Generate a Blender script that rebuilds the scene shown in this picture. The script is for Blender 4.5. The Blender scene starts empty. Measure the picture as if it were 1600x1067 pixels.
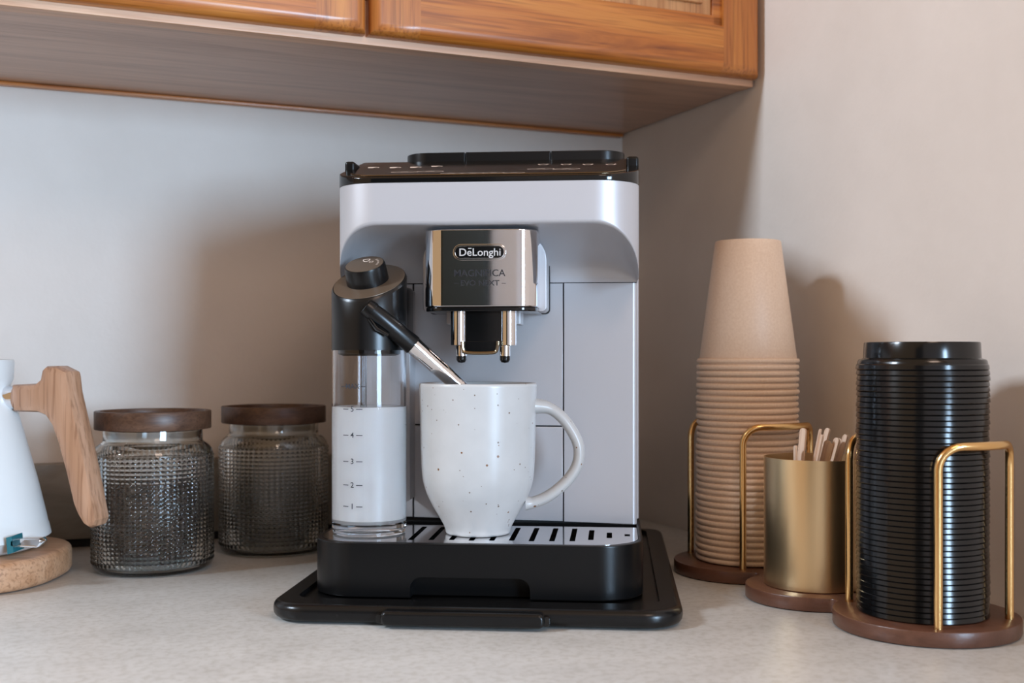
import bpy, bmesh, math, random
from math import sin, cos, pi, sqrt, radians, tan
from mathutils import Vector, Matrix
random.seed(7)
scene = bpy.context.scene
COL = scene.collection

# ------------------------------------------------------------------ camera, world, lights, exposure
H = 0.201                      # camera height over the worktop (z = 0)
F = 1800.0                     # focal length for a 1600 px wide frame
HZ = 557.0                     # image row of the horizon
cam_d = bpy.data.cameras.new('camera')
cam = bpy.data.objects.new('camera', cam_d); COL.objects.link(cam)
cam.location = (0, 0, H); cam.rotation_euler = (pi/2, 0, 0)
cam_d.sensor_width = 36; cam_d.lens = F/1600*36; cam_d.shift_y = (HZ-533.5)/1600
cam_d.clip_start = 0.02
cam_d.dof.use_dof = True; cam_d.dof.focus_distance = 0.93; cam_d.dof.aperture_fstop = 7.0
scene.camera = cam

A = radians(23.1)              # the back wall runs right-away at this angle
K = Vector((0.142, 1.487, 0))  # where back wall and right wall meet
def room(x, y, z=0):           # room coordinates (x along back wall, y into it) -> world
    return Vector((K.x + x*cos(A) - y*sin(A), K.y + x*sin(A) + y*cos(A), z))

world = bpy.data.worlds.new('world'); scene.world = world
world.use_nodes = True
world.node_tree.nodes['Background'].inputs[0].default_value = (1.0, 0.64, 0.34, 1)
world.node_tree.nodes['Background'].inputs[1].default_value = 0.50

def area(name, loc, target, sx, sy, watts, col):
    d = bpy.data.lights.new(name, 'AREA'); d.shape = 'RECTANGLE'; d.size = sx; d.size_y = sy
    d.energy = watts; d.color = col
    o = bpy.data.objects.new(name, d); COL.objects.link(o); o.location = loc
    o.rotation_euler = (Vector(target)-Vector(loc)).to_track_quat('-Z', 'Y').to_euler()
    return o
area('window_light_rear', room(0.26, -2.9, 0.42), room(-0.50, 0, 0.22), 0.75, 0.75, 85, (0.52, 0.745, 1.0))
area('window_light_side', room(-2.5, -0.47, 1.45), room(0, -0.45, 0.2), 0.26, 0.40, 52, (0.64, 0.76, 0.90))
area('warm_fill', room(-0.45, -1.75, 1.22), room(-0.4, -0.2, 0.1), 0.4, 0.4, 4.5, (1.0, 0.74, 0.60))  # added warm frontal fill behind the camera, no lamp seen there

scene.view_settings.view_transform = 'Standard'
scene.view_settings.look = 'None'
scene.view_settings.gamma = 1
scene.view_settings.use_curve_mapping = False
scene.view_settings.exposure = 0.0
scene.cycles.max_bounces = 8; scene.cycles.diffuse_bounces = 3; scene.cycles.glossy_bounces = 4; scene.cycles.transmission_bounces = 8

# ------------------------------------------------------------------ materials
MATS = {}
def pmat(name, col, rough=0.5, metal=0.0, **kw):
    m = bpy.data.materials.new(name); m.use_nodes = True
    b = m.node_tree.nodes['Principled BSDF']
    b.inputs['Base Color'].default_value = (*col, 1)
    b.inputs['Roughness'].default_value = rough
    b.inputs['Metallic'].default_value = metal
    for k, v in kw.items(): b.inputs[k.replace('_', ' ')].default_value = v
    MATS[name] = m
    return m
def nodes(m): return m.node_tree.nodes, m.node_tree.links, m.node_tree.nodes['Principled BSDF']
def coords(m, scale=(1, 1, 1), kind='Object', rot=(0, 0, 0)):
    n, l, b = nodes(m)
    tc = n.new('ShaderNodeTexCoord'); mp = n.new('ShaderNodeMapping')
    mp.inputs['Scale'].default_value = scale; mp.inputs['Rotation'].default_value = rot
    l.new(tc.outputs[kind], mp.inputs['Vector'])
    return mp.outputs['Vector']
def noise(m, vec, scale, detail=4, rough=0.55, dist=0.0):
    n, l, b = nodes(m)
    t = n.new('ShaderNodeTexNoise'); t.inputs['Scale'].default_value = scale
    t.inputs['Detail'].default_value = detail; t.inputs['Roughness'].default_value = rough
    t.inputs['Distortion'].default_value = dist
    l.new(vec, t.inputs['Vector']); return t.outputs['Fac']
def ramp(m, fac, stops):
    n, l, b = nodes(m)
    r = n.new('ShaderNodeValToRGB'); l.new(fac, r.inputs['Fac'])
    e = r.color_ramp.elements
    while len(e) < len(stops): e.new(0.5)
    for i, (p, c) in enumerate(stops): e[i].position = p; e[i].color = (*c, 1)
    return r.outputs['Color']
def mixc(m, a, b_, fac, mode='MULTIPLY'):
    n, l, b = nodes(m)
    x = n.new('ShaderNodeMix'); x.data_type = 'RGBA'; x.blend_type = mode
    if isinstance(fac, float): x.inputs['Factor'].default_value = fac
    else: l.new(fac, x.inputs['Factor'])
    l.new(a, x.inputs['A']); l.new(b_, x.inputs['B']); return x.outputs['Result']
def bump(m, fac, strength, dist=0.001):
    n, l, b = nodes(m)
    u = n.new('ShaderNodeBump'); u.inputs['Strength'].default_value = strength; u.inputs['Distance'].default_value = dist
    l.new(fac, u.inputs['Height']); l.new(u.outputs['Normal'], b.inputs['Normal'])
def setcol(m, out):
    n, l, b = nodes(m); l.new(out, b.inputs['Base Color'])

def wood(name, dark, mid, light, axis, rough=0.35, fine=1.0, contrast=1.0, coat=0.0):
    m = pmat(name, mid, rough)
    s = [1.0, 1.0, 1.0]; s['xyz'.index(axis)] = 0.07
    v = coords(m, s)
    g = noise(m, v, 38*fine, 5, 0.6, 1.2)
    c = ramp(m, g, [(0.28, dark), (0.47, mid), (0.72, light)])
    s2 = [1.0, 1.0, 1.0]; s2['xyz'.index(axis)] = 0.03
    v2 = coords(m, s2)
    p = noise(m, v2, 420*fine, 2, 0.5)
    c2 = ramp(m, p, [(0.34, (0.45, 0.36, 0.30)), (0.50, (1, 1, 1))])
    setcol(m, mixc(m, c, c2, 0.55*contrast))
    bump(m, p, 0.12, 0.0006)
    if coat: m.node_tree.nodes['Principled BSDF'].inputs['Coat Weight'].default_value = coat; m.node_tree.nodes['Principled BSDF'].inputs['Coat Roughness'].default_value = 0.18
    return m

# paint
m = pmat('wall_paint', (0.74, 0.665, 0.60), 0.6)
v = coords(m); f = noise(m, v, 7, 5, 0.6)
setcol(m, ramp(m, f, [(0.3, (0.70, 0.625, 0.56)), (0.7, (0.76, 0.685, 0.62))]))
bump(m, noise(m, v, 22, 4, 0.6), 0.25, 0.004)
# worktop
m = pmat('worktop_stone', (0.5, 0.47, 0.42), 0.38)
v = coords(m, (1, 1.4, 1)); f = noise(m, v, 14, 8, 0.62, 0.4)
f2 = noise(m, coords(m), 160, 3, 0.6)
c = ramp(m, f, [(0.30, (0.53, 0.51, 0.475)), (0.5, (0.59, 0.57, 0.535)), (0.72, (0.64, 0.62, 0.585))])
c2 = ramp(m, f2, [(0.36, (0.80, 0.78, 0.74)), (0.55, (1, 1, 1))])
setcol(m, mixc(m, c, c2, 0.7)); bump(m, f2, 0.08, 0.0006)
m = pmat('splash_laminate', (0.27, 0.235, 0.19), 0.45)
v = coords(m, (0.4, 1, 1)); f = noise(m, v, 30, 6, 0.65, 0.5)
setcol(m, ramp(m, f, [(0.3, (0.20, 0.17, 0.135)), (0.7, (0.33, 0.29, 0.235))]))
wood('oak_x', (0.24, 0.06, 0.008), (0.47, 0.145, 0.020), (0.62, 0.25, 0.05), 'x', 0.36, coat=0.22)
wood('oak_z', (0.22, 0.058, 0.011), (0.43, 0.14, 0.028), (0.58, 0.225, 0.045), 'z', 0.36, coat=0.22)
wood('oak_panel', (0.36, 0.15, 0.055), (0.50, 0.235, 0.09), (0.62, 0.34, 0.15), 'z', 0.35, coat=0.2)
wood('oak_under', (0.36, 0.19, 0.11), (0.48, 0.28, 0.18), (0.57, 0.35, 0.235), 'x', 0.28, contrast=0.6)
wood('oak_strip', (0.50, 0.27, 0.16), (0.62, 0.36, 0.22), (0.72, 0.46, 0.30), 'x', 0.4, contrast=0.5)
wood('walnut', (0.045, 0.020, 0.011), (0.085, 0.040, 0.022), (0.15, 0.075, 0.042), 'x', 0.42, fine=1.6)
wood('walnut_board', (0.075, 0.030, 0.017), (0.105, 0.043, 0.025), (0.135, 0.058, 0.035), 'x', 0.32, fine=1.2, contrast=0.3)
wood('beech_grip', (0.24, 0.11, 0.055), (0.46, 0.25, 0.145), (0.58, 0.35, 0.23), 'z', 0.34, fine=0.9)
wood('beech_stub', (0.30, 0.145, 0.065), (0.48, 0.26, 0.14), (0.60, 0.36, 0.215), 'x', 0.38, fine=0.9)
wood('birch_stick', (0.62, 0.42, 0.29), (0.74, 0.54, 0.40), (0.82, 0.64, 0.50), 'z', 0.6, fine=3, contrast=0.4)

m = pmat('silver_paint', (0.55, 0.54, 0.555), 0.42, 0.40)
v = coords(m); bump(m, noise(m, v, 2600, 1), 0.03, 0.0002)
pmat('chrome', (0.80, 0.80, 0.82), 0.035, 1.0)
pmat('polished_steel', (0.78, 0.77, 0.78), 0.10, 1.0)
pmat('bronze_trim', (0.30, 0.23, 0.15), 0.25, 1.0)
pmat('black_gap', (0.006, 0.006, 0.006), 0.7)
m = pmat('black_satin', (0.0045, 0.0045, 0.0047), 0.28, 0.0, Specular_IOR_Level=0.27)
bump(m, noise(m, coords(m), 1500, 1), 0.03, 0.0002)
pmat('black_gloss', (0.0045, 0.0045, 0.0047), 0.09)
pmat('black_soft', (0.0045, 0.0045, 0.0047), 0.28, 0.0, Specular_IOR_Level=0.36)
pmat('black_tray', (0.0045, 0.0045, 0.0047), 0.27, 0.0, Specular_IOR_Level=0.36)
pmat('black_lid', (0.0045, 0.0045, 0.0047), 0.16)
pmat('ink', (0.012, 0.012, 0.016), 0.5)
pmat('ink_grey', (0.02, 0.024, 0.035), 0.5)
pmat('icon_print', (0.80, 0.66, 0.56), 0.5)
pmat('badge_silver', (0.85, 0.85, 0.85), 0.35, 0.6)
pmat('dial_face', (0.15, 0.105, 0.07), 0.40, 0.3)  # brown puts the cabinet's reflection into the colour of dial and plate
pmat('milk', (0.66, 0.655, 0.645), 0.35, Subsurface_Weight=0.0)
pmat('clear_glass', (1, 1, 1), 0.0, Transmission_Weight=1.0, IOR=1.45)
pmat('clear_plastic', (0.97, 0.98, 1.0), 0.02, Transmission_Weight=1.0, IOR=1.3)
pmat('jar_glass', (0.93, 0.97, 0.97), 0.03, Transmission_Weight=1.0, IOR=1.45)
pmat('white_enamel', (0.72, 0.73, 0.72), 0.28)
pmat('teal_plastic', (0.02, 0.14, 0.17), 0.2)
m = pmat('brass', (0.80, 0.50, 0.21), 0.22, 1.0)
m = pmat('brushed_gold', (0.80, 0.59, 0.34), 0.32, 1.0)
bump(m, noise(m, coords(m), 2200, 2), 0.06, 0.0003)
m = pmat('coffee', (0.035, 0.018, 0.010), 0.4)
f = noise(m, coords(m), 120, 2)
setcol(m, ramp(m, f, [(0.3, (0.018, 0.009, 0.005)), (0.7, (0.075, 0.040, 0.024))]))
m = pmat('kraft_paper', (0.56, 0.335, 0.185), 0.48)
f = noise(m, coords(m), 500, 3)
setcol(m, ramp(m, f, [(0.3, (0.70, 0.50, 0.355)), (0.7, (0.77, 0.575, 0.425))]))
# speckled glaze
m = pmat('speckled_glaze', (0.78, 0.775, 0.76), 0.30)
n, l, b = nodes(m)
v = coords(m)
def speck(scale, thr, soft, seed):
    vo = n.new('ShaderNodeTexVoronoi'); vo.inputs['Scale'].default_value = scale
    mp = n.new('ShaderNodeMapping'); mp.inputs['Location'].default_value = (seed, seed*0.7, seed*1.3)
    l.new(v, mp.inputs['Vector']); l.new(mp.outputs['Vector'], vo.inputs['Vector'])
    sep = n.new('ShaderNodeSeparateColor'); l.new(vo.outputs['Color'], sep.inputs[0])
    mul = n.new('ShaderNodeMath'); mul.operation = 'MULTIPLY'; mul.inputs[1].default_value = thr
    l.new(sep.outputs[0], mul.inputs[0])
    lt = n.new('ShaderNodeMath'); lt.operation = 'LESS_THAN'
    l.new(vo.outputs['Distance'], lt.inputs[0]); l.new(mul.outputs[0], lt.inputs[1])
    gt = n.new('ShaderNodeMath'); gt.operation = 'GREATER_THAN'; gt.inputs[1].default_value = soft
    l.new(sep.outputs[1], gt.inputs[0])
    mm = n.new('ShaderNodeMath'); mm.operation = 'MULTIPLY'
    l.new(lt.outputs[0], mm.inputs[0]); l.new(gt.outputs[0], mm.inputs[1])
    return mm.outputs[0]
base = ramp(m, noise(m, v, 45, 3), [(0.3, (0.505, 0.50, 0.49)), (0.7, (0.545, 0.54, 0.53))])
rgb1 = n.new('ShaderNodeRGB'); rgb1.outputs[0].default_value = (0.16, 0.11, 0.08, 1)
rgb2 = n.new('ShaderNodeRGB'); rgb2.outputs[0].default_value = (0.20, 0.09, 0.035, 1)
c = mixc(m, base, rgb1.outputs[0], speck(230, 0.18, 0.52, 1.0), 'MIX')
c = mixc(m, c, rgb2.outputs[0], speck(105, 0.14, 0.58, 3.0), 'MIX')
setcol(m, c)
pmat('rear_cool_tint', (0.80, 0.84, 0.92), 0.6)  # pale blue colour stands in for cooler light on the unseen rear wall
pmat('door_dark', (0.012, 0.028, 0.033), 0.5)
pmat('floor_wood', (0.22, 0.15, 0.10), 0.5)

# ------------------------------------------------------------------ mesh helpers
def finish(me, smooth=35):
    if smooth:
        me.shade_smooth(); me.set_sharp_from_angle(angle=radians(smooth))
    return me
def mesh_of(bm, smooth=35, weld=True):
    if weld: bmesh.ops.remove_doubles(bm, verts=bm.verts, dist=1e-7)
    bmesh.ops.recalc_face_normals(bm, faces=bm.faces)
    me = bpy.data.meshes.new('mesh'); bm.to_mesh(me); bm.free()
    return finish(me, smooth)
WN = [False]                   # weighted normals for bevelled, flat-faced parts
def obj(name, me, mat=None, parent=None, loc=None, rz=None):
    if isinstance(me, bmesh.types.BMesh): me = mesh_of(me)
    o = bpy.data.objects.new(name, me); COL.objects.link(o)
    me.name = name
    if mat and not me.materials: me.materials.append(MATS[mat])
    if parent: o.parent = parent
    if WN[0]:
        md = o.modifiers.new('weighted_normal', 'WEIGHTED_NORMAL'); md.keep_sharp = True; md.weight = 80
    if loc is not None: o.location = loc
    if rz is not None: o.rotation_euler = (0, 0, rz)
    return o
def empty(name, loc=(0, 0, 0), rz=0):
    o = bpy.data.objects.new(name, None); COL.objects.link(o); o.empty_display_size = 0.02
    o.location = loc; o.rotation_euler = (0, 0, rz); return o
def tag(o, label, cat, group=None, kind=None):
    o['label'] = label; o['category'] = cat
    if group: o['group'] = group
    if kind: o['kind'] = kind
    return o
def struct(o, label=None):
    o['kind'] = 'structure'
    if label: o['label'] = label
    return o
def box(x0, x1, y0, y1, z0, z1, bev=0.0, seg=2, bm=None):
    nb = bmesh.new()
    vs = [nb.verts.new((x, y, z)) for x in (x0, x1) for y in (y0, y1) for z in (z0, z1)]
    for f in ((0, 1, 3, 2), (4, 6, 7, 5), (0, 4, 5, 1), (2, 3, 7, 6), (0, 2, 6, 4), (1, 5, 7, 3)):
        nb.faces.new([vs[i] for i in f])
    bmesh.ops.recalc_face_normals(nb, faces=nb.faces)
    if bev: bmesh.ops.bevel(nb, geom=nb.edges[:], offset=bev, segments=seg, profile=0.5, affect='EDGES', clamp_overlap=True)
    if bm is None: return nb
    return merge(bm, nb)
def merge(bm, nb, mat=None):
    if mat is not None: bmesh.ops.transform(nb, matrix=mat, verts=nb.verts)
    me = bpy.data.meshes.new('tmp'); nb.to_mesh(me); nb.free()
    bm.from_mesh(me); bpy.data.meshes.remove(me); return bm
def lathe(prof, segs=48, closed=False, bm=None, mod=None):
    """revolve (r, z) points about z; mod(r, z, angle) may change the radius"""
    bm = bm or bmesh.new()
    rings = []
    for r, z in prof:
        if r <= 1e-6: rings.append([bm.verts.new((0, 0, z))])
        else:
            ring = []
            for k in range(segs):
                a = 2*pi*k/segs; rr = mod(r, z, a) if mod else r
                ring.append(bm.verts.new((rr*cos(a), rr*sin(a), z)))
            rings.append(ring)
    if closed: rings.append(rings[0])
    for a, b in zip(rings, rings[1:]):
        if len(a) == 1 and len(b) == 1: continue
        for k in range(segs):
            k2 = (k+1) % segs
            if len(a) == 1: bm.faces.new((a[0], b[k2], b[k]))
            elif len(b) == 1: bm.faces.new((a[k], a[k2], b[0]))
            else: bm.faces.new((a[k], a[k2], b[k2], b[k]))
    return bm
def tube(path, rad, segs=12, caps=True, bm=None, flat=None):
    """sweep a circle (or ellipse: flat = (side, normal) factors) along a path; rad may be a list"""
    bm = bm or bmesh.new()
    P = [Vector(p) for p in path]; n = len(P)
    R = rad if isinstance(rad, (list, tuple)) else [rad]*n
    up = None; rings = []
    for i in range(n):
        t = (P[min(i+1, n-1)] - P[max(i-1, 0)]).normalized()
        if up is None:
            up = t.orthogonal().normalized() if flat is None else Vector(flat[2]).normalized()
        up = (up - t*up.dot(t)).normalized(); s = t.cross(up)
        fa, fb = (1, 1) if flat is None else flat[:2]
        rings.append([bm.verts.new(P[i] + up*(R[i]*fa*cos(2*pi*k/segs)) + s*(R[i]*fb*sin(2*pi*k/segs))) for k in range(segs)])
    for a, b in zip(rings, rings[1:]):
        for k in range(segs): bm.faces.new((a[k], a[(k+1) % segs], b[(k+1) % segs], b[k]))
    if caps: bm.faces.new(rings[0][::-1]); bm.faces.new(rings[-1])
    return bm
def prism(outline, z0, z1, bev=0.0, seg=2, top=None):
    """extrude a plan outline from z0 to z1 (top(x, y) overrides z1)"""
    bm = bmesh.new()
    lo = [bm.verts.new((x, y, z0)) for x, y in outline]
    hi = [bm.verts.new((x, y, top(x, y) if top else z1)) for x, y in outline]
    n = len(outline)
    bm.faces.new(lo[::-1]); ft = bm.faces.new(hi)
    for i in range(n): bm.faces.new((lo[i], lo[(i+1) % n], hi[(i+1) % n], hi[i]))
    if bev:
        bmesh.ops.recalc_face_normals(bm, faces=bm.faces)
        hs = set(hi); ls = set(lo)
        ed = [e for e in bm.edges if (e.verts[0] in hs and e.verts[1] in hs) or (e.verts[0] in ls and e.verts[1] in ls)]
        bmesh.ops.bevel(bm, geom=ed, offset=bev, segments=seg, profile=0.5, affect='EDGES', clamp_overlap=True)
    return bm
def rrect(x0, x1, y0, y1, r, n=8):
    """rounded rectangle outline; r = (front-left, front-right, back-right, back-left) or one number; front is y0"""
    if not isinstance(r, (list, tuple)): r = (r,)*4
    pts = []
    for (cx, cy, rr, a0) in ((x0+r[0], y0+r[0], r[0], pi), (x1-r[1], y0+r[1], r[1], 1.5*pi), (x1-r[2], y1-r[2], r[2], 0), (x0+r[3], y1-r[3], r[3], 0.5*pi)):
        for k in range(n+1):
            a = a0 + 0.5*pi*k/n; pts.append((cx + rr*cos(a), cy + rr*sin(a)))
    out = []
    for p in pts:
        if not out or (abs(p[0]-out[-1][0]) + abs(p[1]-out[-1][1])) > 1e-7: out.append(p)
    return out
def swap_yz(bm):               # plan outline (x, y) extruded in z -> elevation outline (x, z) extruded in y
    for vv in bm.verts: vv.co = Vector((vv.co.x, vv.co.z, vv.co.y))
    bmesh.ops.recalc_face_normals(bm, faces=bm.faces)
    return bm
def boolean(bm_a, bm_b, smooth=35):
    a = bpy.data.objects.new('a', mesh_of(bm_a, 0)); b = bpy.data.objects.new('b', mesh_of(bm_b, 0))
    COL.objects.link(a); COL.objects.link(b)
    md = a.modifiers.new('cut', 'BOOLEAN'); md.operation = 'DIFFERENCE'; md.object = b; md.solver = 'EXACT'
    dg = bpy.context.evaluated_depsgraph_get()
    me = bpy.data.meshes.new_from_object(a.evaluated_get(dg), depsgraph=dg)
    bpy.data.objects.remove(a); bpy.data.objects.remove(b)
    return finish(me, smooth)
def text_bm(s, size, extrude=0.0, offset=0.0, width=None, space=1.0, align='CENTER'):
    """lettering standing upright in the xz plane, facing -y, centred on the origin"""
    cu = bpy.data.curves.new('t', 'FONT'); cu.body = s; cu.size = size; cu.extrude = extrude; cu.offset = offset
    cu.align_x = align; cu.align_y = 'CENTER'; cu.space_character = space; cu.resolution_u = 4
    o = bpy.data.objects.new('t', cu); COL.objects.link(o)
    dg = bpy.context.evaluated_depsgraph_get(); dg.update()
    me = bpy.data.meshes.new_from_object(o.evaluated_get(dg), depsgraph=dg)
    bpy.data.objects.remove(o); bpy.data.curves.remove(cu)
    bm = bmesh.new(); bm.from_mesh(me); bpy.data.meshes.remove(me)
    xs = [v_.co.x for v_ in bm.verts]
    if width and xs:
        k = width/(max(xs)-min(xs)); mid = 0.5*(max(xs)+min(xs))
        for v_ in bm.verts: v_.co.x = (v_.co.x-mid)*k
    for v_ in bm.verts: v_.co = Vector((v_.co.x, -v_.co.z, v_.co.y))
    return bm
def arc_pts(p0, p1, h_top, z0, rc, n=7):
    """inverted U between two plan points with rounded corners"""
    a = Vector((p0[0], p0[1], 0)); b = Vector((p1[0], p1[1], 0)); d = (b-a).normalized()
    up = Vector((0, 0, 1)); pts = [a+up*z0, a+up*(0.5*(z0+h_top))]
    for k in range(n+1):
        t = 0.5*pi*k/n; pts.append(a + d*(rc*(1-cos(t))) + up*(h_top-rc+rc*sin(t)))
    for k in range(n+1):
        t = 0.5*pi*(1-k/n); pts.append(b - d*(rc*(1-cos(t))) + up*(h_top-rc+rc*sin(t)))
    pts += [b+up*(0.5*(z0+h_top)), b+up*z0]
    return pts
def smooth_path(P, sub=6):
    P = [Vector(p) for p in P]; out = []
    for i in range(len(P)-1):
        p0 = P[max(i-1, 0)]; p1 = P[i]; p2 = P[i+1]; p3 = P[min(i+2, len(P)-1)]
        for k in range(sub):
            t = k/sub
            out.append(0.5*((2*p1) + (p2-p0)*t + (2*p0-5*p1+4*p2-p3)*t*t + (3*p1-p0-3*p2+p3)*t**3))
    out.append(P[-1]); return out
def ray(px, py, D):            # a point at depth D metres from where the photographer stood
    return Vector(((px-800)/F*D, D, H-(py-HZ)/F*D))

# ------------------------------------------------------------------ the setting
def room_obj(name, bm, mat, parent=None):
    o = obj(name, bm, mat, parent)
    if not parent: o.location = K; o.rotation_euler = (0, 0, A)
    return o
struct(room_obj('wall_back', box(-2.6, 0.12, 0, 0.12, -0.9, 1.6), 'wall_paint'), 'painted wall behind the coffee machine')
struct(room_obj('wall_right', box(0, 0.12, -1.6, 0, -0.9, 1.6), 'wall_paint'), 'painted wall beside the cup stand')
struct(room_obj('wall_rear', box(-3.6, 1.5, -3.22, -3.1, -0.9, 1.6), 'rear_cool_tint'))
struct(room_obj('floor', box(-3.6, 1.5, -3.22, 0.12, -1.0, -0.9), 'floor_wood'))
# dark door on the wall behind the photographer (seen in the chrome)
hd = radians(191.3); q = Vector((-0.02, 0.92)); dr = Vector((sin(hd), cos(hd)))
ly0 = -(q.x-K.x)*sin(A) + (q.y-K.y)*cos(A); dly = -dr.x*sin(A) + dr.y*cos(A)
s_ = (-3.06-ly0)/dly; hit = q + dr*s_
dx_ = (hit.x-K.x)*cos(A) + (hit.y-K.y)*sin(A)
d1 = struct(room_obj('door_1', box(dx_-1.25, dx_, -3.1, -3.06, -0.9, 1.58, 0.004), 'door_dark'))
# worktop: one L-shaped slab
bm = prism([(-2.6, -0.002), (-2.6, -0.66), (-0.66, -0.66), (-0.66, -1.58), (-0.002, -1.58), (-0.002, -0.002)], -0.038, 0.0, 0.004, 2)
wt = tag(room_obj('worktop', bm, 'worktop_stone'), 'pale beige stone-look worktop under all the coffee things', 'worktop')
bs = tag(room_obj('backsplash', box(-2.6, -0.002, -0.020, -0.001, 0.009, 0.089, 0.002), 'splash_laminate'),
         'low brown-grey backsplash strip behind the glass jars', 'backsplash')

obj('shade_strip', box(-2.6, -0.002, -0.016, -0.001, 0.0003, 0.0092), 'black_gap', bs)  # black strip painting the shade in the gap under the backsplash

# ------------------------------------------------------------------ wall cabinet
WN[0] = True
CB = 0.486; CD = 0.294
cab = empty('wall_cabinet', K, A)
tag(cab, 'orange oak wall cabinet hanging above the coffee machine', 'cabinet')
obj('carcass', box(-2.2, -0.003, -CD+0.02, -0.002, CB+0.002, CB+0.74), 'oak_x', cab)
obj('bottom_panel', box(-2.2, -0.004, -CD+0.019, -0.003, CB, CB+0.002), 'oak_under', cab)
obj('face_frame', box(-2.2, -0.003, -CD, -CD+0.019, CB-0.001, CB+0.04, 0.0015), 'oak_strip', cab)
tr = obj('wall_trim', box(-2.2, -0.004, -0.012, -0.002, CB-0.004, CB-0.0002, 0.001), 'oak_x', cab)
def door(x0, x1):
    zb, zt = CB+0.006, CB+0.72; w = 0.047
    yb, yf = -CD-0.0005, -CD-0.017
    d = obj('door', box(x0+0.01, x1-0.01, yb-0.010, yb-0.002, zb+0.01, zt-0.01), 'oak_panel', cab)
    # thumbnail edge all round: the frame boards have a big round-over on the outer edge
    def board(name, pts, mat, horizontal, inner_dir):
        # board drawn as elevation polygon, edges rounded over
        b_ = swap_yz(prism(pts, yf, yb, 0))
        def outer(e):          # front edges on the outside of the door
            p_, q_ = e.verts[0].co, e.verts[1].co
            if abs(p_.y-yf) > 1e-6 or abs(q_.y-yf) > 1e-6: return False
            return any(abs(p_.x-k_) < 1e-6 and abs(q_.x-k_) < 1e-6 for k_ in (x0, x1)) or any(abs(p_.z-k_) < 1e-6 and abs(q_.z-k_) < 1e-6 for k_ in (zb, zt))
        bmesh.ops.bevel(b_, geom=[e for e in b_.edges if outer(e)],
                        offset=0.011, segments=5, profile=0.5, affect='EDGES')
        return obj(name, mesh_of(b_, 40), mat, d)
    board('bottom_rail', [(x0+w, zb), (x1-w, zb), (x1-w, zb+w), (x0+w, zb+w)], 'oak_x', True, 1)
    board('top_rail', [(x0+w, zt-w), (x1-w, zt-w), (x1-w, zt), (x0+w, zt)], 'oak_x', True, 1)
    for a_, b2 in ((x0, x0+w), (x1-w, x1)):
        board('stile', [(a_, zb), (b2, zb), (b2, zt), (a_, zt)], 'oak_z', False, 1)
    obj('raised_panel', box(x0+w+0.022, x1-w-0.022, yb-0.014, yb-0.009, zb+w+0.022, zt-w-0.022, 0.004), 'oak_panel', d)
    mo = bmesh.new()
    for (a0, a1, c0, c1) in ((x0+w-0.002, x1-w+0.002, zb+w-0.002, zb+w+0.012), (x0+w-0.002, x1-w+0.002, zt-w-0.012, zt-w+0.002),
                             (x0+w-0.002, x0+w+0.012, zb+w, zt-w), (x1-w-0.012, x1-w+0.002, zb+w, zt-w)):
        box(a0, a1, yb-0.013, yb-0.008, c0, c1, 0.002, 2, mo)
    obj('moulding', mo, 'oak_x', d)
    return d
def cab_x(px, py, y):          # room x of a pixel on the plane room-y = y
    r = Vector(((px-800)/F, 1.0)); 
    k0 = -(0-K.x)*sin(A) + (0-K.y)*cos(A); k1 = -r.x*sin(A) + r.y*cos(A)
    D = (y-k0)/k1; return (r.x*D-K.x)*cos(A) + (r.y*D-K.y)*sin(A)
gx = cab_x(579, 40, -CD-0.02)
door(gx+0.0015, -0.004)
door(gx-0.56, gx-0.0015)
door(gx-0.56-0.60, gx-0.563)

# ------------------------------------------------------------------ appliance tray and coffee machine
T = radians(5.0); O = Vector((-0.0245, 0.895, 0)); ZB = 0.012
def ml(px, py, y0):            # machine-frame x, z of a pixel on the plane machine-y = y0
    rx = (px-800)/F; rz = -(py-HZ)/F
    D = (y0 + O.x*sin(T) + O.y*cos(T))/(rx*sin(T)+cos(T))
    X, Y = rx*D, D
    return (X-O.x)*cos(T) - (Y-O.y)*sin(T), H + rz*D - ZB
def mw(x, y, z):               # machine frame -> world
    return Vector((O.x + x*cos(T) + y*sin(T), O.y - x*sin(T) + y*cos(T), z+ZB))

tray = empty('appliance_tray', (O.x, O.y, 0), -T)
tag(tray, 'black sliding appliance tray with a front grip, under the coffee machine', 'tray')
tx0, tx1, ty0, ty1 = -0.1590, 0.1550, -0.044, 0.37
outer = rrect(tx0, tx1, ty0, ty1, (0.03, 0.03, 0.02, 0.02), 8)
inner = rrect(tx0+0.017, tx1-0.017, ty0+0.026, ty1-0.012, 0.014, 8)
body = prism(outer, 0.0015, 0.0150, 0.0055, 4)
me = boolean(body, prism(inner, 0.0112, 0.05), 50)
obj('pan', me, 'black_tray', tray)
hx0 = (605-750)/F*0.85; hx1 = (862-750)/F*0.85
g = swap_yz(prism(rrect(hx0, hx1, 0.0025, 0.0135, 0.0045, 5), ty0-0.010, ty0+0.01, 0.003, 3))
obj('front_grip', mesh_of(g, 50), 'black_tray', tray)
for hx in (hx0-0.001, hx1+0.001):
    obj('grip_pin', swap_yz(prism(rrect(hx-0.003, hx+0.003, 0.0035, 0.0110, 0.0025, 4), ty0-0.006, ty0+0.004, 0.001)), 'black_gloss', tray)
sx = (533-750)/F*0.85
obj('screw_hole', swap_yz(prism(rrect(sx-0.0012, sx+0.0012, 0.0065, 0.0089, 0.0011, 4), ty0-0.0004, ty0+0.002)), 'black_gloss', tray)

mach = empty('coffee_machine', (O.x, O.y, ZB), -T)
tag(mach, 'silver and black bean-to-cup coffee machine with chrome spout, in the corner', 'coffee machine')
# --- drip tray base
bx0 = -0.1375; bx1 = 0.1265; BT = 0.0433
base_out = rrect(bx0, bx1, 0, 0.16, (0.036, 0.036, 0.004, 0.004), 10)
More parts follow.
